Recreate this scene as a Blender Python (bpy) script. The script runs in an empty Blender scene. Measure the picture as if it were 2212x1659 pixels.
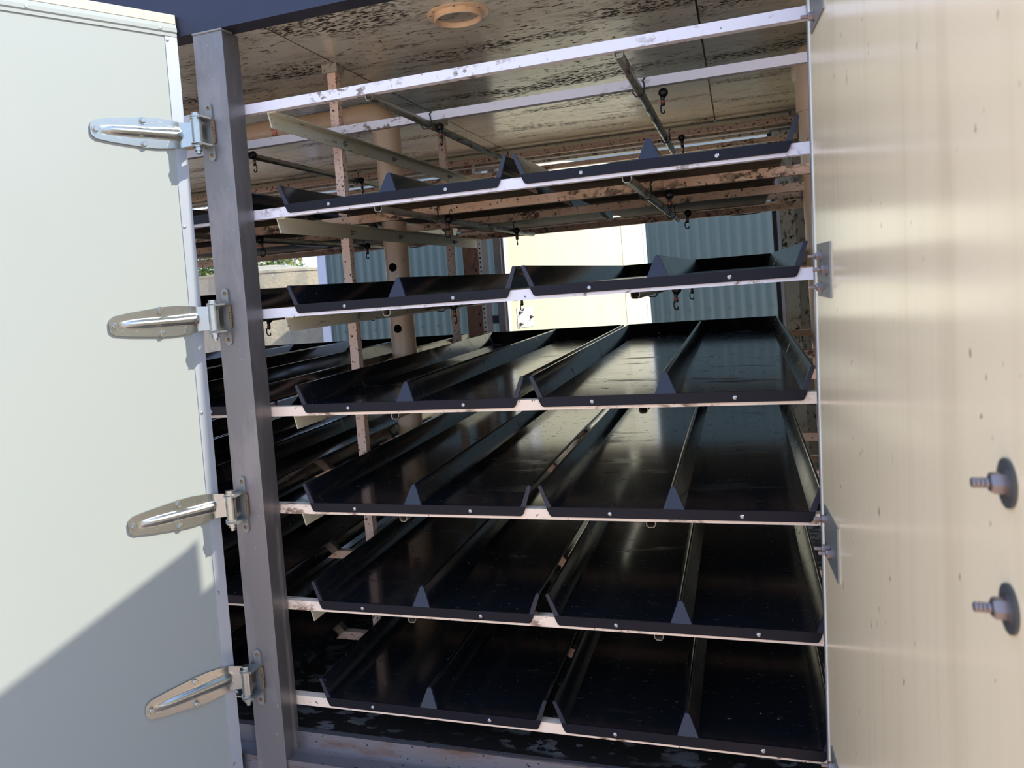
import bpy, bmesh, math, random
from mathutils import Matrix, Vector
random.seed(7)
PI = math.pi
scene = bpy.context.scene
C = scene.collection

# ------------------------------------------------------------------ camera
W, H = 2212, 1659
cam_d = bpy.data.cameras.new('camera')
cam = bpy.data.objects.new('camera', cam_d)
C.objects.link(cam)
scene.camera = cam
RX, RY, RZ = -0.0382, 0.0780, 0.3369          # pitch, roll, yaw
M = Matrix.Rotation(RZ, 3, 'Z') @ Matrix.Rotation(RX, 3, 'X') @ Matrix.Rotation(RY, 3, 'Y')
right, fwd, up = M @ Vector((1, 0, 0)), M @ Vector((0, 1, 0)), M @ Vector((0, 0, 1))
R4 = Matrix((right, up, -fwd)).transposed().to_4x4()
cam.matrix_world = Matrix.Translation((1.6795, -1.8596, 1.3484)) @ R4
cam_d.sensor_fit = 'HORIZONTAL'
cam_d.sensor_width = 36.0
cam_d.lens = 1705.3 / W * 36.0
cam_d.shift_x = 100.7 / W
cam_d.shift_y = -138.3 / W
cam_d.clip_start = 0.02
cam_d.clip_end = 300
cam_d.dof.use_dof = True
cam_d.dof.focus_distance = 2.6
cam_d.dof.aperture_fstop = 8.0

# ------------------------------------------------------------------ light
SUN_DIR = Vector((1.0, 0.018, 0.863)).normalized()     # towards the sun
world = bpy.data.worlds.new('sky')
scene.world = world
world.use_nodes = True
wn = world.node_tree
wn.nodes.clear()
wo = wn.nodes.new('ShaderNodeOutputWorld')
wb = wn.nodes.new('ShaderNodeBackground')
wt = wn.nodes.new('ShaderNodeTexCoord')
ws = wn.nodes.new('ShaderNodeSeparateXYZ')
wr_ = wn.nodes.new('ShaderNodeValToRGB')
wr_.color_ramp.elements[0].position = 0.0
wr_.color_ramp.elements[0].color = (0.46, 0.60, 0.84, 1)       # horizon
wr_.color_ramp.elements[1].position = 0.75
wr_.color_ramp.elements[1].color = (0.28, 0.42, 0.72, 1)       # zenith
wn.links.new(wt.outputs['Generated'], ws.inputs[0])
wn.links.new(ws.outputs['Z'], wr_.inputs[0])
wb.inputs['Strength'].default_value = 2.35
wn.links.new(wr_.outputs[0], wb.inputs[0])
wn.links.new(wb.outputs[0], wo.inputs[0])
sun_d = bpy.data.lights.new('sun', 'SUN')
sun_d.energy = 5.6
sun_d.angle = math.radians(0.55)
sun_d.color = (1.0, 0.94, 0.83)
sun = bpy.data.objects.new('sun', sun_d)
sun.rotation_euler = (-SUN_DIR).to_track_quat('-Z', 'Y').to_euler()
sun.location = (8, 0, 9)
C.objects.link(sun)
vs = scene.view_settings
vs.view_transform = 'Standard'
vs.look = 'None'
vs.gamma = 1.0
vs.use_curve_mapping = False
vs.exposure = 0.30

# ------------------------------------------------------------------ materials
MATS = {}


def mat(name, col, rough=0.5, metal=0.0, spec=0.5, layers=(), bump=None, rough_var=None, streak=None, rnd=0.0, coat=0.0):
    """layers: (scale(x,y,z), lo, hi, colour, detail[, rough]) noise-threshold colour layers on object coordinates."""
    m = bpy.data.materials.new(name)
    m.use_nodes = True
    nt = m.node_tree
    N, L = nt.nodes, nt.links
    b = N['Principled BSDF']
    b.inputs['Base Color'].default_value = (*col, 1)
    b.inputs['Roughness'].default_value = rough
    b.inputs['Metallic'].default_value = metal
    b.inputs['Specular IOR Level'].default_value = spec
    if coat:
        b.inputs['Coat Weight'].default_value = coat
        b.inputs['Coat Roughness'].default_value = 0.12
    tc = N.new('ShaderNodeTexCoord')
    src = tc.outputs['Object']
    if rnd:
        oi = N.new('ShaderNodeObjectInfo')
        mul = N.new('ShaderNodeMath'); mul.operation = 'MULTIPLY'; mul.inputs[1].default_value = rnd
        L.new(oi.outputs['Random'], mul.inputs[0])
        ad = N.new('ShaderNodeVectorMath'); ad.operation = 'ADD'
        L.new(src, ad.inputs[0]); L.new(mul.outputs[0], ad.inputs[1])
        src = ad.outputs[0]

    def noise(scale, detail=4, rgh=0.6, dist=0.0):
        mp = N.new('ShaderNodeMapping')
        mp.inputs['Scale'].default_value = scale
        L.new(src, mp.inputs['Vector'])
        n = N.new('ShaderNodeTexNoise')
        n.inputs['Scale'].default_value = 1.0
        n.inputs['Detail'].default_value = detail
        n.inputs['Roughness'].default_value = rgh
        n.inputs['Distortion'].default_value = dist
        L.new(mp.outputs[0], n.inputs['Vector'])
        return n.outputs['Fac']

    def ramp(fac, lo, hi):
        r = N.new('ShaderNodeMapRange')
        r.inputs['From Min'].default_value = lo
        r.inputs['From Max'].default_value = hi
        L.new(fac, r.inputs['Value'])
        return r.outputs['Result']

    cur = None
    rcur = None
    for ly in layers:
        scale, lo, hi, c2, det = ly[:5]
        f = ramp(noise(scale, det), lo, hi)
        if len(ly) > 6 and ly[6]:                 # modulated by a second, coarser noise
            g = ramp(noise(ly[6][0], 3), ly[6][1], ly[6][2])
            mm = N.new('ShaderNodeMath'); mm.operation = 'MULTIPLY'
            L.new(f, mm.inputs[0]); L.new(g, mm.inputs[1])
            f = mm.outputs[0]
        mx = N.new('ShaderNodeMix'); mx.data_type = 'RGBA'
        L.new(f, mx.inputs['Factor'])
        if cur is None:
            mx.inputs[6].default_value = (*col, 1)
        else:
            L.new(cur, mx.inputs[6])
        mx.inputs[7].default_value = (*c2, 1)
        cur = mx.outputs[2]
        if len(ly) > 5 and ly[5] is not None:
            mr = N.new('ShaderNodeMix'); mr.data_type = 'FLOAT'
            L.new(f, mr.inputs['Factor'])
            if rcur is None:
                mr.inputs[2].default_value = rough
            else:
                L.new(rcur, mr.inputs[2])
            mr.inputs[3].default_value = ly[5]
            rcur = mr.outputs[0]
    if cur is not None:
        L.new(cur, b.inputs['Base Color'])
    if rough_var:
        scale, amt = rough_var
        f = noise(scale, 5)
        mr = N.new('ShaderNodeMath'); mr.operation = 'MULTIPLY_ADD'
        L.new(f, mr.inputs[0]); mr.inputs[1].default_value = amt
        if rcur is None:
            mr.inputs[2].default_value = rough - amt / 2
        else:
            L.new(rcur, mr.inputs[2])
        rcur = mr.outputs[0]
    if rcur is not None:
        L.new(rcur, b.inputs['Roughness'])
    if bump:
        scale, strength, dist = bump
        bp = N.new('ShaderNodeBump')
        bp.inputs['Strength'].default_value = strength
        bp.inputs['Distance'].default_value = dist
        L.new(noise(scale, 4), bp.inputs['Height'])
        L.new(bp.outputs[0], b.inputs['Normal'])
    MATS[name] = m
    return m


BLACK = (0.012, 0.009, 0.006)
M_tray = mat('black_plastic', (0.007, 0.0085, 0.011), 0.085, spec=0.5, rnd=7.0, rough_var=((9, 26, 9), 0.09),
             bump=((14, 110, 14), 0.04, 0.0004),
             layers=[((75, 75, 75), 0.715, 0.745, (0.13, 0.13, 0.13), 2, 0.8),
                     ((34, 75, 34), 0.655, 0.675, (0.008, 0.007, 0.006), 4, 0.95),
                     ((3, 9, 3), 0.60, 0.72, (0.012, 0.013, 0.014), 6, 0.32)])
M_lip = mat('black_plastic_lip', (0.0050, 0.0052, 0.0100), 0.42, spec=0.22, rnd=5.0,
            layers=[((60, 60, 60), 0.74, 0.8, (0.05, 0.05, 0.055), 3, 0.8)])
M_rim = mat('black_plastic_rim', (0.012, 0.013, 0.026), 0.40, spec=0.45, rnd=5.0)
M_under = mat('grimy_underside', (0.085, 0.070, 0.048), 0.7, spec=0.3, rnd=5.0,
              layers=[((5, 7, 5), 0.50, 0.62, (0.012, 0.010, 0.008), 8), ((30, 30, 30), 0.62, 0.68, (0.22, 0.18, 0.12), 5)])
M_rail = mat('white_painted_steel', (0.78, 0.74, 0.76), 0.42, spec=0.5, rnd=9.0,
             layers=[((70, 70, 70), 0.66, 0.71, (0.07, 0.045, 0.03), 6),
                     ((48, 60, 60), 0.52, 0.60, (0.20, 0.14, 0.10), 8, None, ((4, 5, 5), 0.50, 0.60))])
M_rail_low = mat('warm_bounce_stained_paint', (0.90, 0.70, 0.53), 0.42, spec=0.5, rnd=9.0,  # warm ground bounce put into the base colour; brown specks are stains
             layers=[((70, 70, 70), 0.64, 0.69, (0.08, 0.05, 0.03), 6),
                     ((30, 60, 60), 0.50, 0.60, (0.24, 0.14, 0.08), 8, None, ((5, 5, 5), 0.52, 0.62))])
M_rail_old = mat('warm_bounce_rusty_paint', (0.76, 0.56, 0.40), 0.55, spec=0.4, rnd=9.0,  # tan base mixes dirt on white paint with warm reflected light
                 layers=[((4, 9, 9), 0.45, 0.7, (0.58, 0.38, 0.25), 4),
                         ((75, 75, 75), 0.60, 0.66, (0.05, 0.03, 0.02), 6),
                         ((42, 60, 60), 0.47, 0.57, (0.07, 0.045, 0.03), 9, None, ((4.5, 4.5, 4.5), 0.50, 0.60))])
M_upright = mat('speckled_paint', (0.88, 0.62, 0.46), 0.5, spec=0.4, rnd=9.0,
                layers=[((95, 95, 95), 0.585, 0.63, (0.06, 0.035, 0.025), 4),
                        ((9, 9, 5), 0.55, 0.75, (0.50, 0.30, 0.22), 4)])
M_angle = mat('grey_green_paint', (0.60, 0.58, 0.44), 0.42, spec=0.5, rnd=9.0,
              layers=[((60, 14, 60), 0.62, 0.72, (0.12, 0.10, 0.07), 6), ((80, 80, 80), 0.70, 0.74, (0.05, 0.04, 0.03), 3)])
M_channel = mat('tarnished_alloy', (0.34, 0.31, 0.24), 0.34, 0.6, rnd=5.0,
                layers=[((60, 10, 60), 0.52, 0.66, (0.10, 0.075, 0.045), 8, 0.7)])
M_pvc = mat('beige_pvc', (0.84, 0.60, 0.38), 0.35, spec=0.5, rnd=5.0,
            layers=[((6, 6, 3), 0.5, 0.8, (0.66, 0.44, 0.26), 4), ((60, 60, 60), 0.69, 0.72, (0.05, 0.03, 0.02), 3)])
M_pvc_red = mat('copper_brown_band', (0.62, 0.22, 0.13), 0.3, 0.2)
M_pipe_old = mat('speckled_conduit', (0.68, 0.50, 0.40), 0.5, spec=0.4, rnd=5.0,
                 layers=[((70, 70, 70), 0.56, 0.64, (0.09, 0.055, 0.04), 6)])
M_ceil = mat('cream_panel', (0.76, 0.72, 0.58), 0.15, spec=0.75,
             layers=[((5, 12, 6), 0.54, 0.82, (0.42, 0.34, 0.24), 7),
                     ((36, 80, 30), 0.56, 0.64, (0.085, 0.058, 0.036), 8, 0.8, ((2.4, 4.2, 3), 0.38, 0.52)),
                     ((50, 105, 40), 0.46, 0.55, (0.026, 0.017, 0.010), 8, 0.9, ((0.9, 5.2, 2), 0.50, 0.60))],
             rough_var=((3, 3, 3), 0.10))
M_gap = mat('dark_sealant', (0.012, 0.011, 0.010), 0.6)
M_steel = mat('galvanised_frame', (0.195, 0.183, 0.180), 0.36, 0.55, rough_var=((14, 14, 3), 0.25),
              layers=[((10, 10, 3.5), 0.48, 0.62, (0.26, 0.235, 0.235), 5), ((120, 120, 60), 0.70, 0.75, (0.45, 0.45, 0.45), 3)],
              bump=((40, 40, 8), 0.06, 0.002))
M_header = mat('dark_blue_steel', (0.034, 0.036, 0.056), 0.42, 0.5, rough_var=((14, 14, 3), 0.2))
M_zinc = mat('zinc_plate', (0.40, 0.415, 0.39), 0.20, 0.95, rough_var=((40, 40, 40), 0.08),
             layers=[((70, 70, 70), 0.62, 0.70, (0.46, 0.48, 0.46), 4, 0.27)], bump=((60, 60, 60), 0.05, 0.002))
M_zinc_dull = mat('dull_zinc_plate', (0.26, 0.26, 0.245), 0.45, 0.6, rough_var=((40, 40, 40), 0.2))
M_rust = mat('rusty_weld', (0.20, 0.12, 0.05), 0.8, layers=[((150, 150, 150), 0.5, 0.6, (0.06, 0.035, 0.02), 3)])
M_alu = mat('brushed_aluminium', (0.36, 0.38, 0.42), 0.34, 0.85, bump=((200, 200, 5), 0.05, 0.001), rough_var=((150, 150, 6), 0.15))
M_trim = mat('pale_aluminium', (0.36, 0.39, 0.42), 0.36, 0.25, bump=((200, 200, 5), 0.05, 0.001), rough_var=((150, 150, 6), 0.12))
M_white = mat('white_laminate', (0.304, 0.326, 0.300), 0.5, spec=0.2, layers=[((3, 3, 2), 0.4, 0.7, (0.298, 0.324, 0.297), 3)])
M_capst = mat('cream_cap', (0.42, 0.38, 0.30), 0.5)
M_cream = mat('cream_laminate', (0.93, 0.74, 0.475), 0.17, spec=0.5, rough_var=((3, 3, 2), 0.05),
              layers=[((22, 2, 0.8), 0.50, 1.1, (0.78, 0.60, 0.36), 5),
                      ((75, 75, 36), 0.73, 0.765, (0.26, 0.15, 0.10), 2),
                      ((7, 7, 0.7), 0.60, 0.95, (0.66, 0.48, 0.27), 5)])
M_back = mat('sunlit_cream_door', (0.60, 0.60, 0.455), 0.5, spec=0.3, layers=[((70, 70, 70), 0.72, 0.75, (0.25, 0.15, 0.08), 3), ((3, 3, 1), 0.5, 0.8, (0.58, 0.54, 0.38), 4)])
M_floor = mat('dirty_floor', (0.018, 0.017, 0.016), 0.5, spec=0.4,
              layers=[((16, 26, 16), 0.53, 0.56, (0.20, 0.20, 0.20), 9, 0.4, ((3.0, 8, 3), 0.42, 0.55))], bump=((45, 45, 45), 0.5, 0.004))
M_sill = mat('worn_sill_steel', (0.21, 0.20, 0.215), 0.36, 0.7, layers=[((4, 20, 20), 0.5, 0.64, (0.17, 0.105, 0.075), 8, 0.6), ((60, 95, 95), 0.62, 0.68, (0.04, 0.035, 0.03), 6, 0.9)])
M_wall = mat('grimy_wall_panel', (0.40, 0.38, 0.32), 0.5, layers=[((40, 40, 24), 0.53, 0.66, (0.04, 0.035, 0.025), 8)])
M_rusty = mat('rusty_post_paint', (0.30, 0.17, 0.12), 0.6, layers=[((60, 60, 20), 0.55, 0.66, (0.08, 0.04, 0.03), 6), ((5, 5, 8), 0.5, 0.7, (0.42, 0.27, 0.20), 4)])
M_mould = mat('mouldy_alloy_post', (0.50, 0.50, 0.43), 0.45, 0.3, layers=[((70, 70, 40), 0.50, 0.58, (0.03, 0.03, 0.02), 9, 0.8, ((9, 9, 5), 0.44, 0.58))])
M_pale = mat('pale_strip', (0.70, 0.72, 0.70), 0.4, 0.2)
M_nut = mat('brown_tinted_nut', (0.26, 0.21, 0.20), 0.3, 0.75)
M_washer = mat('dark_washer', (0.10, 0.10, 0.095), 0.5, 0.5)
M_hole = mat('dark_opening', (0.006, 0.005, 0.005), 0.9, spec=0.1)
M_black = mat('black_fitting', (0.010, 0.010, 0.011), 0.4)
M_orange = mat('orange_ring', (0.60, 0.10, 0.03), 0.5)
M_screw = mat('screw_steel', (0.42, 0.42, 0.42), 0.25, 0.9)
M_teal = mat('teal_steel_sheet', (0.075, 0.112, 0.104), 0.42, spec=0.4, layers=[((2, 2, 1), 0.4, 0.7, (0.084, 0.122, 0.112), 3)])
M_flash = mat('pale_flashing', (0.40, 0.42, 0.50), 0.4)
M_roof = mat('grey_roof_sheet', (0.42, 0.45, 0.46), 0.45, 0.2)
M_conc = mat('weathered_concrete', (0.36, 0.31, 0.215), 0.9, spec=0.2, layers=[((5, 5, 3), 0.45, 0.62, (0.27, 0.245, 0.185), 9), ((22, 22, 14), 0.6, 0.7, (0.38, 0.36, 0.30), 6)], bump=((30, 30, 30), 0.5, 0.02))
M_leaf = mat('green_leaf', (0.10, 0.16, 0.035), 0.5, rnd=3.0, layers=[((3, 3, 3), 0.5, 0.58, (0.30, 0.33, 0.10), 4), ((4, 4, 4), 0.60, 0.64, (0.36, 0.18, 0.08), 4)])
M_bark = mat('brown_bark', (0.12, 0.08, 0.05), 0.9)
M_ground = mat('dry_gravel', (0.70, 0.49, 0.35), 0.95, spec=0.2, layers=[((9, 9, 9), 0.45, 0.65, (0.62, 0.42, 0.30), 9), ((60, 60, 60), 0.6, 0.7, (0.76, 0.58, 0.44), 4)], bump=((40, 40, 40), 0.5, 0.02))


# ------------------------------------------------------------------ helpers
def empty(name, loc=(0, 0, 0), rot=(0, 0, 0), label=None, cat=None, group=None, kind=None, parent=None):
    o = bpy.data.objects.new(name, None)
    o.empty_display_size = 0.05
    o.location = loc
    o.rotation_euler = rot
    o.parent = parent
    C.objects.link(o)
    tag(o, label, cat, group, kind)
    return o


def tag(o, label=None, cat=None, group=None, kind=None):
    if label: o['label'] = label
    if cat: o['category'] = cat
    if group: o['group'] = group
    if kind: o['kind'] = kind
    return o


def link(name, mesh, parent=None, loc=(0, 0, 0), rot=(0, 0, 0), label=None):
    o = bpy.data.objects.new(name, mesh)
    o.location = loc
    o.rotation_euler = rot
    o.parent = parent
    C.objects.link(o)
    if label: o['label'] = label
    return o


def finish(bm, name, mats, smooth=None, bevel=0.0, seg=2):
    if bevel:
        es = [e for e in bm.edges if len(e.link_faces) == 2 and e.calc_face_angle(0) > math.radians(28)]
        bmesh.ops.bevel(bm, geom=es, offset=bevel, segments=seg, affect='EDGES', profile=0.5, clamp_overlap=True)
    bmesh.ops.recalc_face_normals(bm, faces=bm.faces)
    me = bpy.data.meshes.new(name)
    bm.to_mesh(me)
    bm.free()
    for m in (mats if isinstance(mats, (list, tuple)) else [mats]):
        me.materials.append(m)
    if smooth is not None:
        me.polygons.foreach_set('use_smooth', [True] * len(me.polygons))
        try:
            me.set_sharp_from_angle(angle=math.radians(smooth))
        except Exception:
            pass
    me.update()
    return me


def add_box(bm, x0, x1, y0, y1, z0, z1):
    v = [bm.verts.new(p) for p in ((x0, y0, z0), (x1, y0, z0), (x1, y1, z0), (x0, y1, z0), (x0, y0, z1), (x1, y0, z1), (x1, y1, z1), (x0, y1, z1))]
    for f in ((0, 3, 2, 1), (4, 5, 6, 7), (0, 1, 5, 4), (1, 2, 6, 5), (2, 3, 7, 6), (3, 0, 4, 7)):
        bm.faces.new([v[i] for i in f])


def box(name, x0, x1, y0, y1, z0, z1, m, parent=None, bevel=0.002, off=(0, 0, 0), label=None, seg=2):
    """box given in the parent's frame shifted by -off (world coordinates minus the parent's place)"""
    cx, cy, cz = (x0 + x1) / 2, (y0 + y1) / 2, (z0 + z1) / 2
    bm = bmesh.new()
    add_box(bm, x0 - cx, x1 - cx, y0 - cy, y1 - cy, z0 - cz, z1 - cz)
    return link(name, finish(bm, name, m, smooth=40, bevel=bevel, seg=seg), parent, (cx - off[0], cy - off[1], cz - off[2]), label=label)


def prism(pts, h0, h1, plane='xy'):
    """closed outline extruded from h0 to h1 along the third axis"""
    bm = bmesh.new()
    def P(a, b, h):
        return {'xy': (a, b, h), 'xz': (a, h, b), 'yz': (h, a, b)}[plane]
    A = [bm.verts.new(P(a, b, h0)) for a, b in pts]
    B = [bm.verts.new(P(a, b, h1)) for a, b in pts]
    bm.faces.new(A)
    bm.faces.new(B[::-1])
    n = len(pts)
    for i in range(n):
        bm.faces.new((A[i], B[i], B[(i + 1) % n], A[(i + 1) % n]))
    return bm


def add_tube(bm, path, r, n=16, caps=True, radii=None):
    """tube swept along a list of points"""
    path = [Vector(p) for p in path]
    rings = []
    prev = None
    for i, p in enumerate(path):
        t = (path[min(i + 1, len(path) - 1)] - path[max(i - 1, 0)]).normalized()
        if prev is None:
            a = Vector((0, 0, 1)) if abs(t.z) < 0.9 else Vector((1, 0, 0))
            u = t.cross(a).normalized()
        else:
            u = (prev - t * prev.dot(t)).normalized()
        prev = u
        w = t.cross(u)
        rr = radii[i] if radii else r
        rings.append([bm.verts.new(p + (u * math.cos(2 * PI * k / n) + w * math.sin(2 * PI * k / n)) * rr) for k in range(n)])
    for a, b in zip(rings, rings[1:]):
        for k in range(n):
            bm.faces.new((a[k], a[(k + 1) % n], b[(k + 1) % n], b[k]))
    if caps:
        bm.faces.new(rings[0][::-1])
        bm.faces.new(rings[-1])
    return bm


def tube(name, path, r, m, parent=None, n=16, caps=True, radii=None, off=(0, 0, 0), label=None, bevel=0.0):
    c = Vector(path[0])
    bm = add_tube(bmesh.new(), [Vector(p) - c for p in path], r, n, caps, radii)
    return link(name, finish(bm, name, m, smooth=45, bevel=bevel), parent, c - Vector(off), label=label)


def screw_mesh(name, r, h, m):
    """low dome with a recessed socket, pointing along -y"""
    bm = bmesh.new()
    n = 12
    prof = [(r, 0), (r * 0.96, -h * 0.45), (r * 0.72, -h * 0.9), (r * 0.34, -h), (r * 0.30, -h * 0.6)]
    rings = [[bm.verts.new((a * math.cos(2 * PI * k / n), y, a * math.sin(2 * PI * k / n))) for k in range(n)] for a, y in prof]
    for a, b in zip(rings, rings[1:]):
        for k in range(n):
            bm.faces.new((a[k], a[(k + 1) % n], b[(k + 1) % n], b[k]))
    bm.faces.new(rings[-1])
    bm.faces.new(rings[0][::-1])
    return finish(bm, name, m, smooth=50)


def bolt_mesh(name, r, h, m, washer=True, shank=0.0, shank_r=0.003):
    """hexagon head on a washer, pointing along +y; optional threaded end"""
    bm = bmesh.new()
    y = 0.0
    if washer:
        add_tube(bm, [(0, 0, 0), (0, 0.0018, 0)], r * 1.45, 20)
        y = 0.0018
    add_tube(bm, [(0, y, 0), (0, y + h * 0.8, 0), (0, y + h, 0)], r, 6, radii=[r * 1.1, r * 1.1, r * 0.92])
    if shank:
        n = 8
        pts, rad = [], []
        for i in range(n + 1):
            pts.append((0, y + h + shank * i / n, 0)); rad.append(shank_r * (1.0 if i % 2 else 0.88))
        add_tube(bm, pts, shank_r, 10, radii=rad)
    return finish(bm, name, m, smooth=35)


# ------------------------------------------------------------------ ground and container shell
def plane_box(name, x0, x1, y0, y1, z0, z1, m, kind='structure', **k):
    o = box(name, x0, x1, y0, y1, z0, z1, m, bevel=0, **k)
    if kind: o['kind'] = kind
    return o


g = plane_box('ground', -60, 60, -60, 60, -0.5, -0.25, M_ground)
tag(g, 'dry brown gravel yard around the container')

XL, XR, D = -2.0, 2.02, 2.42
ZC = 2.10
fl = plane_box('floor', XL, XR, -0.0, D, -0.05, 0.150, M_floor)
tag(fl, 'black dirty floor with flaking grey debris under the trays')
wl = plane_box('wall_left', XL - 0.05, XL, 0.0, D, -0.05, 2.2, M_wall)
tag(wl, 'far left end wall of the container')
wr = plane_box('wall_right', XR, XR + 0.05, 0.0, D, -0.05, 2.2, M_wall)
tag(wr, 'grimy right end wall of the container behind the pipe')

ceiling = empty('ceiling', (0, 0, ZC), kind='structure', label='cream ceiling of mould-spotted panels with dark joints')
seams = [XL, -0.62, 0.505, 1.612, XR]
for a, b in zip(seams, seams[1:]):
    box('ceiling_panel', a + 0.003, b - 0.003, -0.02, D - 0.03, ZC, ZC + 0.04, M_ceil, ceiling, 0.0015, off=(0, 0, ZC))
for s in seams[1:-1]:
    box('joint_strip', s - 0.003, s + 0.003, -0.02, D - 0.03, ZC + 0.002, ZC + 0.03, M_gap, ceiling, 0, off=(0, 0, ZC))
box('roof_deck', XL - 0.05, XR + 0.05, -0.05, D + 0.03, ZC + 0.042, ZC + 0.12, M_steel, ceiling, 0, off=(0, 0, ZC))

wk = plane_box('wall_rear', 1.956, XR, 2.36, D, -0.05, 2.1, M_wall)
tag(wk, 'grimy strip of rear wall beside the mouldy post')
# rear header of the opening
hd = empty('trim_1', (0, 2.40, 1.93), kind='structure', label='grey header beam over the rear opening')
box('header_beam', XL, XR, 2.385, 2.42, 2.006, ZC, M_wall, hd, 0.003, off=(0, 2.40, 1.93))
box('edge_strip', XL, XR, 2.372, 2.386, 2.072, 2.092, M_angle, hd, 0.003, off=(0, 2.40, 1.93))
box('lower_strip', XL, XR, 2.366, 2.386, 2.020, 2.026, M_pale, hd, 0.002, off=(0, 2.40, 1.93))

# ------------------------------------------------------------------ front steel frame
frame = empty('door_frame', (0.40, -0.05, 0.0), label='galvanised steel door frame with a square post, header beam and sill', cat='frame')
FO = (0.40, -0.05, 0.0)
box('post', 0.356, 0.447, -0.080, -0.008, -0.25, 2.075, M_steel, frame, 0.009, off=FO, seg=4)
box('header_beam', XL - 0.05, XR + 0.05, -0.082, -0.02, 2.078, 2.24, M_header, frame, 0.008, off=FO, seg=4)
tube('weld_bead', [(0.356, -0.081, 2.0755), (0.447, -0.081, 2.0755), (0.449, -0.04, 2.0755)], 0.0032, M_zinc_dull, frame, 8, off=FO)
sb = prism([(-0.075, -0.06), (-0.075, 0.118), (-0.022, 0.122), (-0.020, 0.168), (0.0, 0.168), (0.002, 0.152), (0.004, 0.1495), (0.004, -0.06)], XL, XR, 'yz')
link('sill', finish(sb, 'sill', M_sill, smooth=30, bevel=0.002), frame, (-FO[0], -FO[1], 0))

# ------------------------------------------------------------------ hinges on the left post (brackets belong to the frame)
HZ = [1.815, 1.326, 0.820, 0.346]
KX, KY = 0.372, -0.118


def bracket_mesh():
    bm = bmesh.new()
    # vertical plate with rounded ends, lying on the post face (y=0 is the face)
    w, hh = 0.0098, 0.066
    pts = [(w * math.cos(a), hh + w * math.sin(a)) for a in [i * PI / 8 for i in range(9)]]
    pts += [(-w * math.cos(a), -hh - w * math.sin(a)) for a in [i * PI / 8 for i in range(9)]]
    A = [bm.verts.new((x, 0, z)) for x, z in pts]
    B = [bm.verts.new((x, -0.006, z)) for x, z in pts]
    bm.faces.new(A); bm.faces.new(B[::-1])
    for i in range(len(pts)):
        bm.faces.new((A[i], B[i], B[(i + 1) % len(pts)], A[(i + 1) % len(pts)]))
    # two ears reaching to the pin
    for z in (0.034, -0.037):
        add_box(bm, -0.028, 0.0085, -0.050, -0.004, z - 0.0025, z + 0.0025)
    return finish(bm, 'hinge_bracket', M_zinc_dull, smooth=35, bevel=0.0012)


BR = bracket_mesh()
scr = bolt_mesh('plug_weld', 0.005, 0.001, M_rust, washer=False)
weld = finish(add_tube(bmesh.new(), [(0.0105, -0.004, -0.03), (0.012, -0.005, 0.0), (0.0105, -0.004, 0.03)], 0.0035, 8), 'weld_bead', M_rust, smooth=40)
for z in HZ:
    b = link('hinge_bracket', BR, frame, (KX + 0.016 - FO[0], -0.080 - FO[1], z - FO[2]))
    link('plug_weld', scr, b, (0, -0.006, 0.062), (PI, 0, 0))
    link('plug_weld', scr, b, (0, -0.006, -0.062), (PI, 0, 0))
    link('weld_bead', weld, b)

# ------------------------------------------------------------------ left door (open about 60 degrees, sunlit outer face)
ANG = math.radians(61)
d1 = empty('door_1', (0.31, -0.09, 0.0), (0, 0, PI + ANG), kind='structure', label='sunlit white door swung open on four zinc strap hinges')
DW = 1.02
box('door_panel', 0.0, DW, -0.045, 0.0, 0.06, 2.075, M_white, d1, 0.001)
box('edge_trim', -0.002, 0.030, -0.046, 0.0022, 0.055, 2.0745, M_trim, d1, 0.001)
tc_ = prism([(0.0, 2.0745), (0.0035, 2.0745), (0.0035, 2.083), (0.007, 2.086), (0.007, 2.096), (0.0035, 2.099), (0.0025, 2.108), (-0.0475, 2.108), (-0.0475, 2.074), (-0.0445, 2.074), (-0.0445, 2.102), (0.0, 2.102)], -0.002, DW, 'yz')
link('top_channel', finish(tc_, 'top_channel', M_white, smooth=30, bevel=0.0006), d1)
box('rain_cap', -0.001, DW, -0.04, 0.0035, 2.1085, 2.132, M_capst, d1, 0.001)
RV = bolt_mesh('rivet', 0.0042, 0.0018, M_alu, washer=False)
for z in (2.064, 1.572, 1.074, 0.585, 0.111):
    link('rivet', RV, d1, (0.024, 0.0022, z))
for x in (0.042, 0.357, 0.68):
    link('channel_screw', RV, d1, (x, 0.0062, 2.091), label='dark screw in the top channel')


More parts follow.
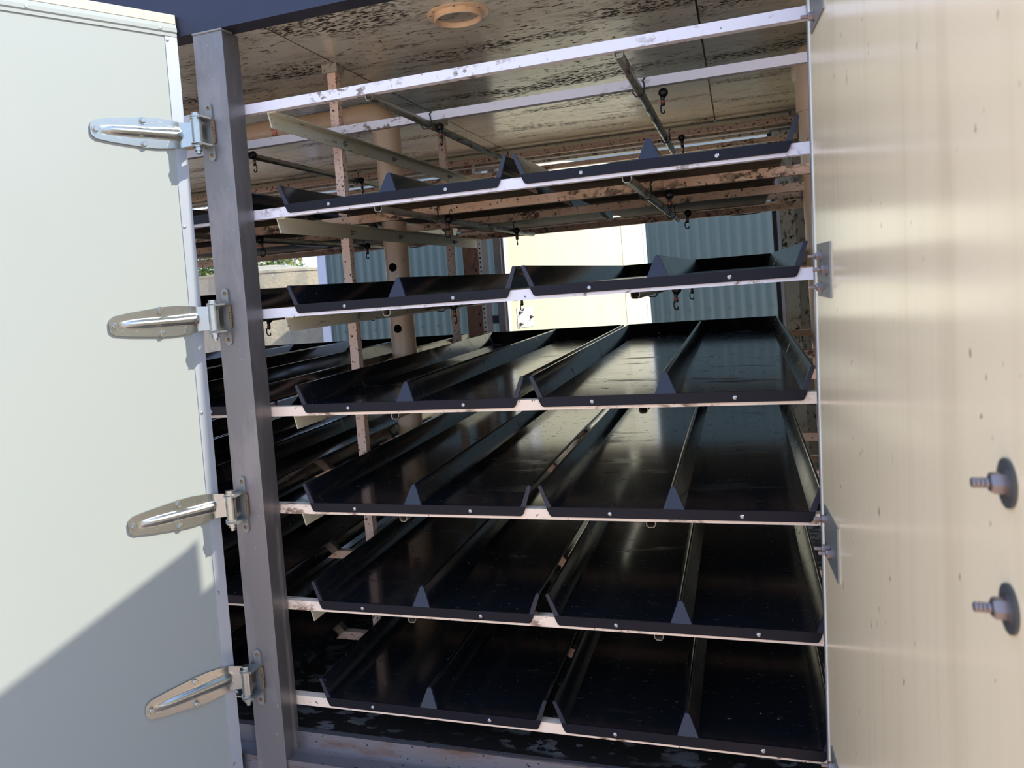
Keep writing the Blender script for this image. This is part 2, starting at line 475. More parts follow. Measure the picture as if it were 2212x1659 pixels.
def strap_mesh():
    """tapered strap with a raised rib, lying on the door face (x away from the pin, y outward)"""
    bm = bmesh.new()
    top = [(-0.018, 0.030), (0.012, 0.033), (0.030, 0.036), (0.072, 0.0395), (0.110, 0.038), (0.188, 0.030), (0.226, 0.024), (0.236, 0.017), (0.240, 0.008)]
    def hw(x):
        for (a, ha), (b_, hb) in zip(top, top[1:]):
            if a <= x <= b_:
                return ha + (hb - ha) * (x - a) / (b_ - a)
        return top[-1][1]
    xs = [-0.018, -0.006, 0.004, 0.010, 0.014, 0.018, 0.03, 0.05, 0.075, 0.10, 0.13, 0.16, 0.185, 0.198, 0.206, 0.214, 0.226, 0.232, 0.236, 0.2395]
    us = [-1, -0.7, -0.46, -0.38, -0.31, -0.24, -0.16, -0.08, 0, 0.08, 0.16, 0.24, 0.31, 0.38, 0.46, 0.7, 1]
    def rib(x, u, h):
        zz = u * h
        if x < 0.012 or x > 0.210: return 0
        w = 0.0115 if x > 0.08 else 0.0115 + (0.08 - x) / 0.068 * 0.003
        if x > 0.16: w = 0.0115 - (x - 0.16) / 0.05 * 0.003
        e = min(1, (x - 0.012) / 0.004) * min(1, (0.212 - x) / 0.030)
        return 0.0090 * max(0, math.cos(min(1, abs(zz) / w) * PI / 2)) ** 0.8 * max(0, e)
    def lift(x):           # cranked outward towards the pin
        return 0.004 + (0.0 if x > 0.012 else (0.012 - x) / 0.030 * 0.030)
    T, B = [], []
    for x in xs:
        h = hw(x)
        T.append([bm.verts.new((x, lift(x) + rib(x, u, h), u * h)) for u in us])
        B.append([bm.verts.new((x, lift(x) - 0.004 + rib(x, u, h) * 0.9, u * h)) for u in us])
    n, m_ = len(xs), len(us)
    for i in range(n - 1):
        for j in range(m_ - 1):
            bm.faces.new((T[i][j], T[i + 1][j], T[i + 1][j + 1], T[i][j + 1]))
            bm.faces.new((B[i][j], B[i][j + 1], B[i + 1][j + 1], B[i + 1][j]))
        bm.faces.new((T[i][0], B[i][0], B[i + 1][0], T[i + 1][0]))
        bm.faces.new((T[i][-1], T[i + 1][-1], B[i + 1][-1], B[i][-1]))
    for j in range(m_ - 1):
        bm.faces.new((T[0][j], T[0][j + 1], B[0][j + 1], B[0][j]))
        bm.faces.new((T[-1][j], B[-1][j], B[-1][j + 1], T[-1][j + 1]))
    return finish(bm, 'hinge_strap', M_zinc, smooth=38)


def knuckle_mesh():
    bm = bmesh.new()
    add_tube(bm, [(0, 0, -0.031), (0, 0, 0.031)], 0.0135, 24)
    return finish(bm, 'knuckle', M_zinc, smooth=40)


def pin_mesh():
    bm = bmesh.new()
    add_tube(bm, [(0, 0, 0.031), (0, 0, 0.0335)], 0.017, 24)
    add_tube(bm, [(0, 0, 0.0365), (0, 0, 0.0395)], 0.0155, 24)
    add_tube(bm, [(0, 0, 0.0395), (0, 0, 0.047)], 0.0105, 6)
    add_tube(bm, [(0, 0, -0.0335), (0, 0, -0.031)], 0.017, 24)
    add_tube(bm, [(0, 0, -0.0425), (0, 0, -0.0395)], 0.0155, 24)
    add_tube(bm, [(0, 0, -0.052), (0, 0, -0.0425)], 0.0105, 6)
    add_tube(bm, [(0, 0, -0.060), (0, 0, -0.052)], 0.006, 12)
    return finish(bm, 'hinge_pin', M_zinc, smooth=40, bevel=0.0006)


ST, KN, PN = strap_mesh(), knuckle_mesh(), pin_mesh()
HB = bolt_mesh('hinge_bolt', 0.0068, 0.006, M_zinc)
# pin position in the door's frame
dx, dy = KX - 0.31, KY + 0.09
c_, s_ = math.cos(PI + ANG), math.sin(PI + ANG)
kr, kn = dx * c_ + dy * s_, -dx * s_ + dy * c_
for z in HZ:
    s = link('hinge_strap', ST, d1, (0, 0.0022, z))
    for (r, zz) in ((0.226, 0.0), (0.110, 0.030), (0.110, -0.030)):
        link('hinge_bolt', HB, s, (r, 0.004, zz))
    link('knuckle', KN, s, (kr, kn - 0.0022, 0))
    link('hinge_pin', PN, s, (kr, kn - 0.0022, 0))
    # arm between strap end and knuckle
    ax, ay = -0.016, 0.036
    bm = bmesh.new()
    pts = [(0.004, 0.006), (-0.010, 0.022), (-0.017, 0.034), (kr + 0.006, kn - 0.0022 - 0.006), (kr - 0.002, kn - 0.0022 - 0.0125)]
    T = [[bm.verts.new((px, py, zz)) for zz in (-0.0295, 0.0295)] for px, py in pts]
    B = [[bm.verts.new((px - 0.003, py - 0.003, zz)) for zz in (-0.0295, 0.0295)] for px, py in pts]
    for i in range(len(pts) - 1):
        bm.faces.new((T[i][0], T[i][1], T[i + 1][1], T[i + 1][0]))
        bm.faces.new((B[i][0], B[i + 1][0], B[i + 1][1], B[i][1]))
        bm.faces.new((T[i][1], B[i][1], B[i + 1][1], T[i + 1][1]))
        bm.faces.new((T[i][0], T[i + 1][0], B[i + 1][0], B[i][0]))
    link('hinge_arm', finish(bm, 'hinge_arm', M_zinc, smooth=60), s)

# ------------------------------------------------------------------ right door (inner face in shade, close to the camera)
A2 = math.radians(87.6)
d2 = empty('door_2', (1.7830, -0.125, 0.0), (-0.030, 0, -A2), kind='structure', label='cream laminate door in the right foreground, stained inner face in shade')
box('door_panel', 0.0, 1.35, 0.0, 0.045, 0.06, 2.09, M_cream, d2, 0.001)
box('edge_trim', -0.003, 0.011, -0.0022, 0.047, 0.055, 2.092, M_alu, d2, 0.0012)
box('edge_strip', 0.0135, 0.020, -0.0012, 0.002, 0.055, 2.092, M_pale, d2, 0.0004)
box('shade_flange', -0.115, -0.002, 0.040, 0.046, 0.06, 1.985, M_alu, d2, 0.001)  # unseen flange, added to shade the left door's lower hinge side
PLATE = finish(prism([(-0.078, -0.050), (0.078, -0.050), (0.078, 0.050), (-0.078, 0.050)], -0.003, 0.0, 'xz'), 'backing_plate', M_zinc_dull, bevel=0.0008)
NUT = bolt_mesh('hinge_nut', 0.0075, 0.008, M_nut, washer=True, shank=0.013, shank_r=0.0038)
for z, nuts in ((1.835, ((-0.030, -0.030), (0.040, 0.0), (-0.030, 0.030))), (1.334, ((-0.026, 0.026), (0.045, 0.001), (-0.026, -0.032))),
                (0.823, ((-0.047, 0.030), (-0.052, -0.030), (0.004, -0.020))), (0.335, ((-0.040, 0.030), (0.040, 0.0), (-0.040, -0.030)))):
    pl = link('backing_plate', PLATE, d2, (0.140, 0, z))
    for (r, zz) in nuts:
        link('hinge_nut', NUT, pl, (r, -0.003, zz), (0, 0, PI))
WASH = finish(add_tube(bmesh.new(), [(0, 0, 0), (0, 0.002, 0)], 0.019, 28), 'washer', M_washer, smooth=40)
NUT2 = bolt_mesh('lock_nut', 0.0078, 0.009, M_nut, washer=True, shank=0.012, shank_r=0.0042)
for z in (1.171, 1.074):
    nb = link('lock_nut', NUT2, d2, (1.047, -0.002, z), (0, 0, PI))
    link('washer', WASH, nb, (0, -0.0015, 0))

# ------------------------------------------------------------------ rack: rails, uprights, angle irons
DZ = 0.27


def zl(l):
    return (7 - l) * DZ + 0.25 + (0.016 if l == 1 else 0.0)


RO = (0.49, 0.0, 0.15)
rack = empty('tray_rack', RO, label='white painted steel tray rack with seven levels of rails and speckled uprights', cat='rack')
RAILS = {}


def rail(l, y, m, x0=-1.9, x1=2.0):
    z = zl(l) - 0.005
    key = (m.name, x0, x1)
    if key not in RAILS:
        bm = bmesh.new()
        add_box(bm, x0, x1, 0, 0.025, -0.0130, 0.0130)
        RAILS[key] = finish(bm, 'rail', m, smooth=40, bevel=0.0018)
    return link('rail', RAILS[key], rack, (-RO[0], y - RO[1], z - RO[2]))


for l in range(1, 8):
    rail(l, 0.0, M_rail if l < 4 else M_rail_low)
    rail(l, 0.40, M_rail if l == 1 else M_rail_old)
    if l > 1:
        rail(l, 0.90, M_rail_old)
        rail(l, 1.76, M_rail_old)
for y in (0.43, 1.40):
    box('upright', 0.474, 0.503, y, y + 0.029, 0.15, 2.085, M_upright, rack, 0.003, off=RO)
    bk = box('ceiling_bracket', 0.462, 0.515, y - 0.010, y + 0.039, 2.072, 2.10, M_wall, rack, 0.009, off=RO)
ABOLT = bolt_mesh('angle_bolt', 0.0065, 0.006, M_zinc_dull, washer=True, shank=0.010, shank_r=0.0035)
am = None
for l in range(1, 8):
    z1 = zl(l) - 0.0185
    if am is None:
        bm = bmesh.new()
        L_ = [(0, 0), (0.026, 0), (0.026, -0.003), (0.003, -0.003), (0.003, -0.040), (0, -0.040)]
        A_ = [bm.verts.new((x, 0.012 + (-z) * 0.35, z)) for x, z in L_]
        B_ = [bm.verts.new((x, 1.74, z)) for x, z in L_]
        bm.faces.new(A_); bm.faces.new(B_[::-1])
        for i in range(6):
            bm.faces.new((A_[i], B_[i], B_[(i + 1) % 6], A_[(i + 1) % 6]))
        am = finish(bm, 'angle_iron', M_angle, bevel=0.0006)
    if l < 7:
        a = link('angle_iron', am, rack, (0.504 - RO[0], 0 - RO[1], z1 - RO[2]))
        for y in (0.445, 0.83, 1.415):
            link('angle_bolt', ABOLT, a, (0.003, y, -0.021), (0, 0, -PI / 2))

# ------------------------------------------------------------------ black trays
TL = 1.79


def tray_meshes():
    hb, ht, h = 0.302, 0.3205, 0.054
    rim = 0.0085
    pts = [(-hb + 0.006, -0.004), (hb - 0.006, -0.004), (hb, 0.001), (ht, h - 0.003), (ht - 0.002, h), (ht - rim + 0.002, h), (ht - rim, h - 0.002), (hb - 0.012, 0.0)]
    ridge = [(0.0235, 0.0)]
    for i in range(7):
        a = math.radians(-68 + 136 * i / 6)
        ridge.append((0.0062 * math.cos(PI / 2 - a + 0) * -1 * -1, 0.0455 + 0.0062 * math.sin(PI / 2 - a)))
    rr = [(abs(x), z) for x, z in ridge[1:4]]
    rr = sorted(rr, key=lambda q: q[1])
    apex = [(0.0058, 0.0455 + 0.0020), (0.0042, 0.0455 + 0.0046), (0.0018, 0.0455 + 0.0062)]
    pts += [(0.0235, 0.0)] + apex + [(-x, z) for x, z in apex[::-1]] + [(-0.0235, 0.0)]
    pts += [(-hb + 0.012, 0.0), (-ht + rim, h - 0.002), (-ht + rim - 0.002, h), (-ht + 0.002, h), (-ht, h - 0.003), (-hb, 0.001)]
    bm = prism(pts, 0.0, TL, 'xz')
    for v_ in bm.verts:
        if abs(v_.co.x) < 0.01 and v_.co.z > 0.04 and v_.co.y < 0.01: v_.co.y += 0.0175
    # end wall at the back, sloping outward
    def ring(y, z):
        k = hb - 0.004 + (ht - hb) * max(z, 0) / h
        return k
    v = []
    for (y, z) in ((TL - 0.022, 0.0), (TL - 0.002, 0.0), (TL + 0.006, h), (TL - 0.004, h)):
        k = ring(y, z)
        v.append((bm.verts.new((-k, y, z)), bm.verts.new((k, y, z))))
    for i in range(4):
        j = (i + 1) % 4
        bm.faces.new((v[i][0], v[j][0], v[j][1], v[i][1]))
    bm.faces.new([q[0] for q in v]); bm.faces.new([q[1] for q in v][::-1])
    bmesh.ops.recalc_face_normals(bm, faces=bm.faces)
    bm.normal_update()
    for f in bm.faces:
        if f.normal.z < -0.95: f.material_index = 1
    pan = finish(bm, 'pan', [M_tray, M_under], smooth=32)
    # hanging front lip with rounded lower corners
    def corner(cx, cz, r, a0, a1):
        return [(cx + r * math.cos(math.radians(a0 + (a1 - a0) * i / 6)), cz + r * math.sin(math.radians(a0 + (a1 - a0) * i / 6))) for i in range(7)]
    out = [(-hb, 0.002), (-hb + 0.0015, -0.006)] + corner(-hb + 0.015, -0.0125, 0.0095, 200, 270) + corner(hb - 0.015, -0.0125, 0.0095, 270, 340) + [(hb - 0.0015, -0.006), (hb, 0.002)]
    lb = prism(out, -0.0050, 0.0002, 'xz')
    lip = finish(lb, 'front_lip', M_lip, smooth=35, bevel=0.0012)
    # forward faces of side walls and ridge
    gb = prism([(0.0245, 0.001), (0.0058, 0.047), (0.003, 0.0505), (-0.003, 0.0505), (-0.0058, 0.047), (-0.0245, 0.001)], -0.0045, 0.004, 'xz')
    for v_ in gb.verts:
        if v_.co.z > 0.02 and v_.co.y < 0: v_.co.y += 0.015
        if v_.co.z > 0.02 and v_.co.y > 0.0035 and v_.co.y < 0.006: v_.co.y += 0.016
    rid = finish(gb, 'ridge_end', M_rim, smooth=35, bevel=0.0015)
    ends = []
    for s in (-1, 1):
        q = [(s * hb, 0.0), (s * ht, h - 0.002), (s * (ht - 0.002), h + 0.0004), (s * (ht - rim), h + 0.0004), (s * (ht - rim - 0.0015), h - 0.003), (s * (hb - 0.0125), 0.0)]
        eb = prism(q, -0.0045, 0.004, 'xz')
        ends.append(finish(eb, 'side_end', M_rim, smooth=35, bevel=0.0012))
    return pan, lip, rid, ends


PAN, LIP, RID, ENDS = tray_meshes()
TSC = screw_mesh('lip_screw', 0.0056, 0.0034, M_screw)
LV = {2: 'second', 3: 'third', 4: 'fourth', 5: 'fifth', 6: 'sixth', 7: 'seventh'}
COLS = [(1.502, 'column beside the cream door'), (0.846, 'column just right of the steel post'),
        (0.088, 'column behind the steel post'), (-0.570, 'column behind the white door')]
for l in range(2, 8):
    for ci, (cx, where) in enumerate(COLS):
        jit = random.uniform(-0.003, 0.003)
        t = empty('growing_tray', (cx + jit, -0.0005, zl(l) + 0.012), (0.0035, 0, random.uniform(-0.0015, 0.0015)),
                  label='black tray on the %s rail from the top, %s' % (LV[l], where), cat='tray', group='black growing trays on the rack')
        link('pan', PAN, t)
        lp = link('front_lip', LIP, t)
        link('ridge_end', RID, t)
        link('side_end', ENDS[0], t)
        link('side_end', ENDS[1], t)
        for sx in (-0.160, 0.158):
            link('lip_screw', TSC, lp, (sx + random.uniform(-0.012, 0.012), -0.0050, -0.0115))

# ------------------------------------------------------------------ spray lines (alloy channels) with hanging sprinklers
def channel_meshes():
    bm = bmesh.new()
    q = [(-0.0105, 0), (-0.0105, -0.010), (-0.006, -0.0155), (0.006, -0.0155), (0.0105, -0.010), (0.0105, 0), (0.0093, 0), (0.0093, -0.0095), (0.0053, -0.0143), (-0.0053, -0.0143), (-0.0093, -0.0095), (-0.0093, 0)]
    b2 = prism(q, 0.0, 1.62, 'xz')
    bm.free()
    ch = finish(b2, 'channel', M_channel, smooth=50)
    hose = finish(add_tube(bmesh.new(), [(0, 0.42, -0.008), (0, 1.615, -0.008)], 0.0105, 14), 'feed_pipe', M_channel, smooth=50)
    tie = bmesh.new()
    add_tube(tie, [(-0.014, 0, 0.003), (-0.016, 0, -0.012), (-0.008, 0, -0.023), (0.008, 0, -0.023), (0.016, 0, -0.012), (0.015, 0, 0.012), (0.013, 0, 0.020), (0.020, 0.002, 0.026)], 0.0022, 8)
    tie = finish(tie, 'cable_tie', M_black, smooth=50)
    return ch, hose, tie


CHN, HOSE, TIE = channel_meshes()


def sprinkler_proto():
    bm = bmesh.new()
    bmesh.ops.create_uvsphere(bm, u_segments=18, v_segments=12, radius=0.0135, matrix=Matrix.Translation((0.004, 0, -0.010)))
    head = finish(bm, 'valve_head', M_black, smooth=60)
    bm = add_tube(bmesh.new(), [(0, 0, -0.018), (0, 0, -0.024), (0, 0, -0.030), (0, 0, -0.044), (0, 0, -0.046)], 0.006, 14, radii=[0.005, 0.0065, 0.0048, 0.0060, 0.0038])
    body = finish(bm, 'nozzle_body', M_black, smooth=40)
    ringm = finish(add_tube(bmesh.new(), [(0, 0, -0.0335), (0, 0, -0.0365)], 0.0068, 14), 'orange_ring', M_orange, smooth=40)
    p = [(0.001, 0, -0.043), (-0.007, 0, -0.042), (-0.0095, 0, -0.046), (-0.0095, 0, -0.058), (-0.007, 0, -0.064), (-0.001, 0, -0.067), (0.004, 0, -0.066), (0.0045, 0, -0.058)]
    bridge = finish(add_tube(bmesh.new(), p, 0.0022, 8), 'bridge', M_black, smooth=60)
    return head, body, ringm, bridge


SPR = sprinkler_proto()
SIDE = {1.448: 'right', 0.812: 'centre', 0.135: 'left'}
for l in range(1, 7):
    for cx, side in SIDE.items():
        zt = zl(l) - 0.0185
        nm = {1: 'bare top rail', 2: 'second rail', 3: 'third rail', 4: 'fourth rail', 5: 'fifth rail', 6: 'sixth rail'}[l]
        ch = empty('spray_line', (cx, 0.005, zt), label='tarnished alloy spray channel running back under the %s, %s bay' % (nm, {'right': 'rightmost', 'centre': 'middle', 'left': 'behind-post'}[side]), cat='spray line', group='spray channels under the rails')
        link('channel', CHN, ch)
        link('feed_pipe', HOSE, ch)
        for y in (0.393, 1.25):
            link('cable_tie', TIE, ch, (0, y, 0))
        if l <= 4:
            for y, row in ((0.46, 'front'), (1.27, 'rear')):
                sp = empty('sprinkler', (cx + (0.058 if side == 'right' else 0.022), y, zt - 0.0), (0, 0, random.uniform(-2.6, 2.6)),
                           label='black %s sprinkler hanging under the %s, %s bay' % (row, nm, {'right': 'rightmost', 'centre': 'middle', 'left': 'behind-post'}[side]), cat='sprinkler', group='sprinklers hanging below the rails')
                for n_, me in zip(('valve_head', 'nozzle_body', 'orange_ring', 'bridge'), SPR):
                    link(n_, me, sp)

# ------------------------------------------------------------------ beige air ducts
def arc(c, r, a0, a1, n, plane):
    out = []
    for i in range(n + 1):
        a = math.radians(a0 + (a1 - a0) * i / n)
        u, v = r * math.cos(a), r * math.sin(a)
        out.append((c[0] + u, c[1], c[2] + v) if plane == 'xz' else (c[0], c[1] + u, c[2] + v))
    return out


PX, PY, PR = 0.458, 0.90, 0.047
duct = empty('air_duct', (PX, PY, 0.15), label='beige plastic air duct with round holes, bending under the ceiling behind the post', cat='pipe')
DO = (PX, PY, 0.15)
ZP = 2.030
tube('riser', [(PX, PY, 0.15), (PX, PY, ZP - 0.075)], PR, M_pvc, duct, 40, off=DO)
tube('elbow', [(PX, PY, ZP - 0.16)] + arc((PX - 0.075, PY, ZP - 0.075), 0.075, 0, 90, 14, 'xz') + [(PX - 0.14, PY, ZP)], PR + 0.004, M_pvc, duct, 40, off=DO)
tube('header_pipe', [(PX - 0.12, PY, ZP), (-1.9, PY, ZP)], PR, M_pvc, duct, 40, off=DO)
tube('coupling', [(0.01, PY, ZP), (-0.012, PY, ZP)], PR + 0.003, M_pvc_red, duct, 40, off=DO, label='copper-brown band around the duct')
tube('coupling', [(-0.012, PY, ZP), (-0.10, PY, ZP)], PR + 0.003, M_pvc, duct, 40, off=DO)
def hole_patch(R, r):
    # shallow dark opening following the pipe wall, its axis along -y from the pipe centre
    bm = bmesh.new()
    n = 28
    def P(u, v, rad):
        a = u / R
        return (rad * math.sin(a), -rad * math.cos(a), v)
    rings = []
    for f, rad in ((1.08, R - 0.003), (1.06, R + 0.0012), (1.0, R + 0.0012), (0.97, R + 0.0006), (0.5, R + 0.0006), (0.01, R + 0.0006)):
        rings.append([bm.verts.new(P(r * f * math.cos(2 * PI * k / n), r * f * math.sin(2 * PI * k / n), rad)) for k in range(n)])
    for a, b in zip(rings, rings[1:]):
        for k in range(n):
            bm.faces.new((a[k], a[(k + 1) % n], b[(k + 1) % n], b[k]))
    bm.faces.new(rings[-1])
    return finish(bm, 'vent_hole', M_hole, smooth=40)


cup = hole_patch(PR, 0.0150)
va = math.atan2(1.6795 - PX, 1.8596 + PY) - 0.42
for z in (1.453, 1.222, 0.985, 0.75):
    link('vent_hole', cup, duct, (0, 0, z - DO[2]), (0, 0, va))
cup2 = hole_patch(PR + 0.002, 0.0150)
PX2, PY2 = 1.937, 0.92
D2 = (PX2, PY2, 0.15)
duct2 = empty('air_duct', D2, label='beige plastic air duct standing at the right behind the cream door edge', cat='pipe')
tube('riser', [(PX2, PY2, 0.15), (PX2, PY2, 1.93)], PR + 0.002, M_pvc, duct2, 40, off=D2)
tube('coupling', [(PX2, PY2, 1.83), (PX2, PY2, 1.93)], PR + 0.007, M_pvc, duct2, 40, off=D2)
tube('elbow', [(PX2, PY2, 1.93)] + [(PX2, PY2 + 0.06 - 0.06 * math.cos(a), 1.95 + 0.06 * math.sin(a)) for a in (0, .3, .6, .9, 1.2, 1.57)] + [(PX2, PY2 + 0.25, 2.01)], PR, M_pvc, duct2, 40, off=D2)
for z in (1.447, 1.215, 0.98):
    link('vent_hole', cup2, duct2, (0, 0, z - D2[2]), (0, 0, 0.05))

# ceiling vent spigot
VO = (1.00, 0.215, ZC)
vent = empty('ceiling_vent', VO, label='round beige vent collar with flange in the ceiling', cat='vent')
bm = bmesh.new()
n = 48
prof = [(0.0655, -0.003), (0.083, -0.003), (0.085, -0.0015), (0.085, 0.0), (0.0655, 0.0)]
rings = [[bm.verts.new((r * math.cos(2 * PI * k / n), r * math.sin(2 * PI * k / n), z)) for k in range(n)] for r, z in prof]
for a, b in zip(rings, rings[1:] + rings[:1]):
    for k in range(n):
        bm.faces.new((a[k], a[(k + 1) % n], b[(k + 1) % n], b[k]))
link('flange', finish(bm, 'flange', M_pvc, smooth=40), vent)
bm = bmesh.new()
prof = [(0.066, 0.03), (0.066, -0.016), (0.064, -0.018), (0.061, -0.018), (0.060, -0.016), (0.060, 0.03)]
rings = [[bm.verts.new((r * math.cos(2 * PI * k / n), r * math.sin(2 * PI * k / n), z)) for k in range(n)] for r, z in prof]
for a, b in zip(rings, rings[1:]):
    for k in range(n):
        bm.faces.new((a[k], a[(k + 1) % n], b[(k + 1) % n], b[k]))
link('collar', finish(bm, 'collar', M_pvc, smooth=40), vent)
link('inner_liner', finish(add_tube(bmesh.new(), [(0, 0, 0.029), (0, 0, -0.004)], 0.0598, 40), 'inner_liner', M_wall, smooth=40), vent)
vs_ = screw_mesh('flange_screw', 0.004, 0.003, M_screw)
for a in (-0.4, 0.9, 2.2, 3.6, 4.9):
    link('flange_screw', vs_, vent, (0.075 * math.cos(a), 0.075 * math.sin(a), -0.003), (-PI / 2, 0, 0) if False else (PI / 2, 0, 0))

# ------------------------------------------------------------------ pipes and bars along the rear
pp = tube('conduit', [(-1.95, 2.30, 2.046), (1.98, 2.30, 2.046)], 0.0165, M_pipe_old, None, 20)
tag(pp, 'speckled brown conduit along the rear header just below the ceiling', 'pipe', 'conduits along the rear')
tb = box('cross_bar', -1.95, 1.98, 2.295, 2.320, 1.952, 1.976, M_rail_old, None, 0.002)
tag(tb, 'mouldy cross bar at the rear just under the ceiling header', 'bar')
for l, nm in ((2, 'second'), (3, 'third'), (4, 'fourth')):
    if l == 2:
        p2 = tube('conduit', [(-1.95, 2.30, zl(l) + 0.088), (1.98, 2.30, zl(l) + 0.088)], 0.0175, M_pipe_old, None, 20)
        tag(p2, 'speckled brown conduit along the rear behind the %s rail from the top' % nm, 'pipe', 'conduits along the rear')
        bb = box('cross_bar', -1.95, 1.98, 2.30, 2.33, zl(l) + 0.036, zl(l) + 0.062, M_rail_old, None, 0.002)
        tag(bb, 'rust-stained cross bar at the rear opening below the conduit', 'bar')


def cable(name, pts, r, label):
    P = [Vector(p) for p in pts]
    path = []
    for i in range(len(P) - 1):
        p0, p1, p2, p3 = P[max(i - 1, 0)], P[i], P[i + 1], P[min(i + 2, len(P) - 1)]
        for k in range(8):
            t = k / 8
            path.append(0.5 * ((2 * p1) + (-p0 + p2) * t + (2 * p0 - 5 * p1 + 4 * p2 - p3) * t * t + (-p0 + 3 * p1 - 3 * p2 + p3) * t ** 3))
    path.append(P[-1])
    o = tube(name, path, r, M_black, None, 8)
    return tag(o, label, 'cable', 'thin black feed hoses at the rear')


cable('feed_hose', [(1.47, 2.298, 1.655), (1.56, 2.285, 1.628), (1.72, 2.28, 1.610), (1.84, 2.285, 1.622), (1.96, 2.298, 1.655)], 0.0028, 'thin black hose sagging at the rear right in front of the teal sheets')
cable('feed_hose', [(-0.22, 2.298, 1.655), (-0.12, 2.285, 1.615), (0.0, 2.28, 1.612), (0.11, 2.285, 1.632), (0.22, 2.298, 1.657)], 0.0028, 'thin black hose sagging at the rear centre left of the slotted post')

# ------------------------------------------------------------------ rear posts and rear doors
RP = (0.26, 2.40, 0.0)
rp = empty('rear_post', RP, label='rusty brown rear post with a perforated pale angle strip', cat='post')
box('post_body', 0.212, 0.262, 2.37, 2.42, -0.05, 2.005, M_rusty, rp, 0.003, off=RP)
box('slotted_angle', 0.264, 0.304, 2.372, 2.376, 0.15, 2.05, M_rusty, rp, 0.001, off=RP, label='dark brown slotted face')
ps = box('perforated_strip', 0.305, 0.326, 2.366, 2.370, 0.15, 2.05, M_pale, rp, 0.0005, off=RP, label='pale perforated strip')
hole = finish(add_tube(bmesh.new(), [(0, 0, 0), (0, -0.0012, 0)], 0.0048, 12), 'strip_hole', M_hole)
slot = box('strip_slot', 0, 0.005, -0.001, 0.0, 0, 0.018, M_hole, None, 0)
slot_me = slot.data
bpy.data.objects.remove(slot)
z = 1.0
while z < 2.0:
    link('strip_hole', hole, ps, (0.0, -0.0015, z - 1.10))
    z += 0.026
z = 1.02
while z < 2.0:
    link('strip_slot', slot_me, rp, (0.284 - RP[0], 2.372 - RP[1], z))
    z += 0.062

rp2 = empty('rear_post', (1.90, 2.39, 0.0), label='mouldy alloy rear post at the right with a bright edge', cat='post')
box('post_body', 1.888, 1.955, 2.355, 2.42, -0.05, 2.005, M_mould, rp2, 0.003, off=(1.90, 2.39, 0))
box('edge_strip', 1.872, 1.887, 2.36, 2.42, -0.05, 2.005, M_alu, rp2, 0.002, off=(1.90, 2.39, 0), label='bright alloy edge')
box('seal', 1.852, 1.871, 2.395, 2.42, -0.05, 2.005, M_black, rp2, 0.003, off=(1.90, 2.39, 0), label='black rubber seal')

# rear door swung out, inner face in the sun
TH = math.radians(58)
d3 = empty('door_3', (0.435, 2.44, 0.0), (0, 0, TH), kind='structure', label='bright sunlit cream rear door standing open behind the trays')
box('door_panel', 0.0, 1.02, 0.0, 0.04, 0.0, 2.08, M_back, d3, 0.001)
box('door_panel', 1.024, 1.24, 0.0, 0.04, 0.0, 2.08, M_back, d3, 0.001)
box('panel_joint', 1.0195, 1.0245, 0.003, 0.035, 0.0, 2.08, M_gap, d3, 0)
box('edge_trim', 1.238, 1.27, -0.002, 0.042, 0.0, 2.082, M_pale, d3, 0.001)
box('edge_trim', -0.004, 0.022, -0.002, 0.042, 0.0, 2.082, M_pale, d3, 0.001)
for z in (1.69, 1.163):
    pl = link('backing_plate', finish(prism([(-0.062, -0.056), (0.062, -0.056), (0.062, 0.056), (-0.062, 0.056)], -0.003, 0.0, 'xz'), 'backing_plate', M_pale, bevel=0.0008), d3, (0.125, 0, z))
    for (r, zz) in ((-0.040, 0.030), (0.045, 0.0), (-0.040, -0.036)):
        link('hinge_nut', NUT, pl, (r, -0.003, zz), (0, 0, PI))
rp3 = empty('rear_post', (0.405, 2.42, 0.0), label='narrow grey steel post at the hinge of the sunlit rear door', cat='post')
box('post_body', 0.386, 0.426, 2.40, 2.44, -0.25, 2.005, M_steel, rp3, 0.004, off=(0.405, 2.42, 0))
lt = box('latch_block', 0.352, 0.386, 2.395, 2.41, 1.145, 1.19, M_black, rp3, 0.003, off=(0.405, 2.42, 0), label='black latch block')
d4 = empty('door_4', (0.335, 2.45, 0.0), (0, 0, math.radians(112)), kind='structure', label='pale rear door edge-on behind the slotted post')
box('door_panel', 0.0, 1.1, 0.0, 0.04, 0.0, 2.08, M_pale, d4, 0.001)

# ------------------------------------------------------------------ teal shed behind
SY, SX0, SX1, SH = 4.6, -1.975, 4.3, 2.40
SO = (SX0, SY, -0.25)
shed = empty('shed', SO, label='teal corrugated steel shed behind the container', cat='shed')
SHW = 0.762


def corrugated(width, height, pitch=0.0762, amp=0.0055, per=10):
    bm = bmesh.new()
    k = int(round(width / pitch * per))
    A, B = [], []
    for i in range(k + 1):
        x = width * i / k
        ph = (x / pitch) % 1.0
        # trapezoid-like wave
        s = math.sin(2 * PI * ph)
        y = -amp * max(-1, min(1, s * 1.35))
        A.append(bm.verts.new((x, y, 0))); B.append(bm.verts.new((x, y, height)))
    for i in range(k):
        bm.faces.new((A[i], A[i + 1], B[i + 1], B[i]))
    r = bmesh.ops.extrude_face_region(bm, geom=bm.faces[:])
    bmesh.ops.translate(bm, vec=(0, 0.004, 0), verts=[v for v in r['geom'] if isinstance(v, bmesh.types.BMVert)])
    return finish(bm, 'wall_sheet', M_teal, smooth=60)


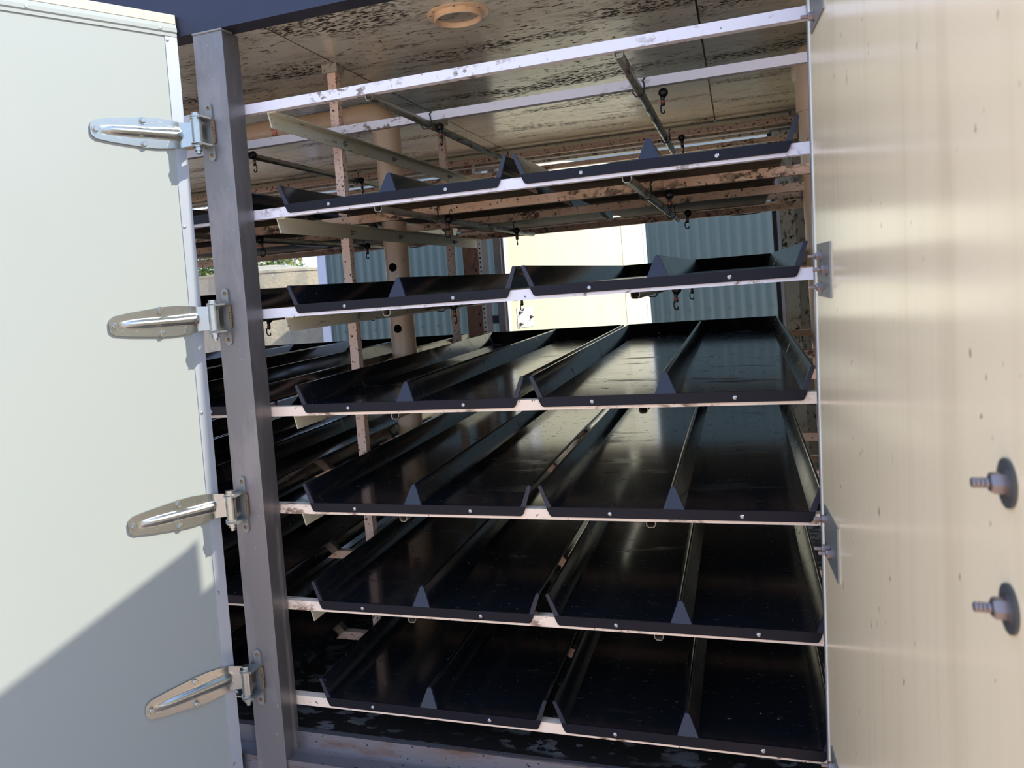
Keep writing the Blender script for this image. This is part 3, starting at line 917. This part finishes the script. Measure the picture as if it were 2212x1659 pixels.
sheet = corrugated(SHW, SH + 0.25)
tek = bolt_mesh('roof_screw', 0.007, 0.005, M_teal, washer=True)
x = 0.05
while x < SX1 - SX0 - SHW:
    s = link('wall_sheet', sheet, shed, (x, 0, 0))
    for zz in (1.30, 2.2):
        for q in range(0, 10, 2):
            link('sheet_screw', tek, s, (0.0762 * (q + 0.25), -0.010, zz), (0, 0, PI))
    x += SHW
box('corner_flashing', SX0, SX0 + 0.085, SY - 0.020, SY + 0.10, -0.25, SH, M_flash, shed, 0.004, off=SO)
box('inner_wall', SX0 + 0.02, SX1, SY + 0.015, SY + 5.0, -0.25, SH - 0.02, M_flash, shed, 0, off=SO, label='pale side wall of the shed')
box('roof', SX0 - 0.04, SX1 + 0.1, SY - 0.12, SY + 5.1, SH, SH + 0.06, M_roof, shed, 0.01, off=SO)

box('gutter', SX0 - 0.04, SX1 + 0.1, SY - 0.14, SY - 0.03, SH - 0.10, SH + 0.03, M_white, shed, 0.006, off=SO, label='pale gutter along the shed roof edge')
# ------------------------------------------------------------------ concrete tank, tree
TK = (-4.39, 7.5, -0.25)
tank = empty('water_tank', TK, label='round weathered concrete water tank with a low domed lid beside the teal shed', cat='tank')


def lathe(name, prof, m, parent, n=64, loc=(0, 0, 0)):
    bm = bmesh.new()
    rings = [[bm.verts.new((r * math.cos(2 * PI * k / n), r * math.sin(2 * PI * k / n), z)) for k in range(n)] for r, z in prof]
    for a, b in zip(rings, rings[1:]):
        for k in range(n):
            bm.faces.new((a[k], a[(k + 1) % n], b[(k + 1) % n], b[k]))
    bm.faces.new(rings[0][::-1]); bm.faces.new(rings[-1])
    return link(name, finish(bm, name, m, smooth=35), parent, loc)


lathe('tank_wall', [(1.02, 0.0), (1.02, 2.0), (1.0, 2.015)], M_conc, tank)
lathe('domed_lid', [(1.03, 2.0), (1.03, 2.03), (0.85, 2.045), (0.62, 2.065), (0.45, 2.092), (0.30, 2.118), (0.15, 2.135), (0.02, 2.14)], M_conc, tank)

TR = (-9.0, 13.5, -0.25)
tree = empty('tree', TR, label='green leafy tree with reddish tips beyond the concrete tank', cat='tree')
tube('trunk', [(TR[0], TR[1], -0.25), (TR[0] + 0.05, TR[1], 0.8), (TR[0], TR[1], 1.9), (TR[0] + 0.1, TR[1], 3.0)], 0.12, M_bark, tree, 10, radii=[0.14, 0.12, 0.10, 0.04], off=TR)
bm = bmesh.new()
rnd = random.Random(3)
blobs = [(0, 0, 2.5, 1.25), (0.9, 0.1, 2.2, 0.7), (-0.2, -0.5, 2.05, 0.6), (-1.0, 0.2, 2.6, 0.95), (0.85, -0.1, 2.75, 0.85), (0.2, -0.3, 3.6, 0.9), (-0.5, -0.4, 2.2, 0.75), (-1.9, 0.1, 2.5, 0.8)]
for i in range(9000):
    bx, by, bz, br = blobs[rnd.randrange(len(blobs))]
    v = Vector((rnd.gauss(0, 1), rnd.gauss(0, 1), rnd.gauss(0, 1))).normalized() * br * rnd.random() ** 0.28
    c = Vector((bx, by, bz)) + v
    n_ = Vector((rnd.gauss(0, 1), rnd.gauss(0, 1), rnd.gauss(0, 1) + 0.6)).normalized()
    u = n_.orthogonal().normalized()
    w = n_.cross(u)
    a = rnd.uniform(0, 2 * PI)
    u, w = u * math.cos(a) + w * math.sin(a), w * math.cos(a) - u * math.sin(a)
    s = rnd.uniform(0.04, 0.075)
    bm.faces.new([bm.verts.new(c + q) for q in (-u * s, w * s * 0.45, u * s, -w * s * 0.45)])
cr = link('crown', finish(bm, 'crown', M_leaf), tree)
cr['kind'] = 'stuff'
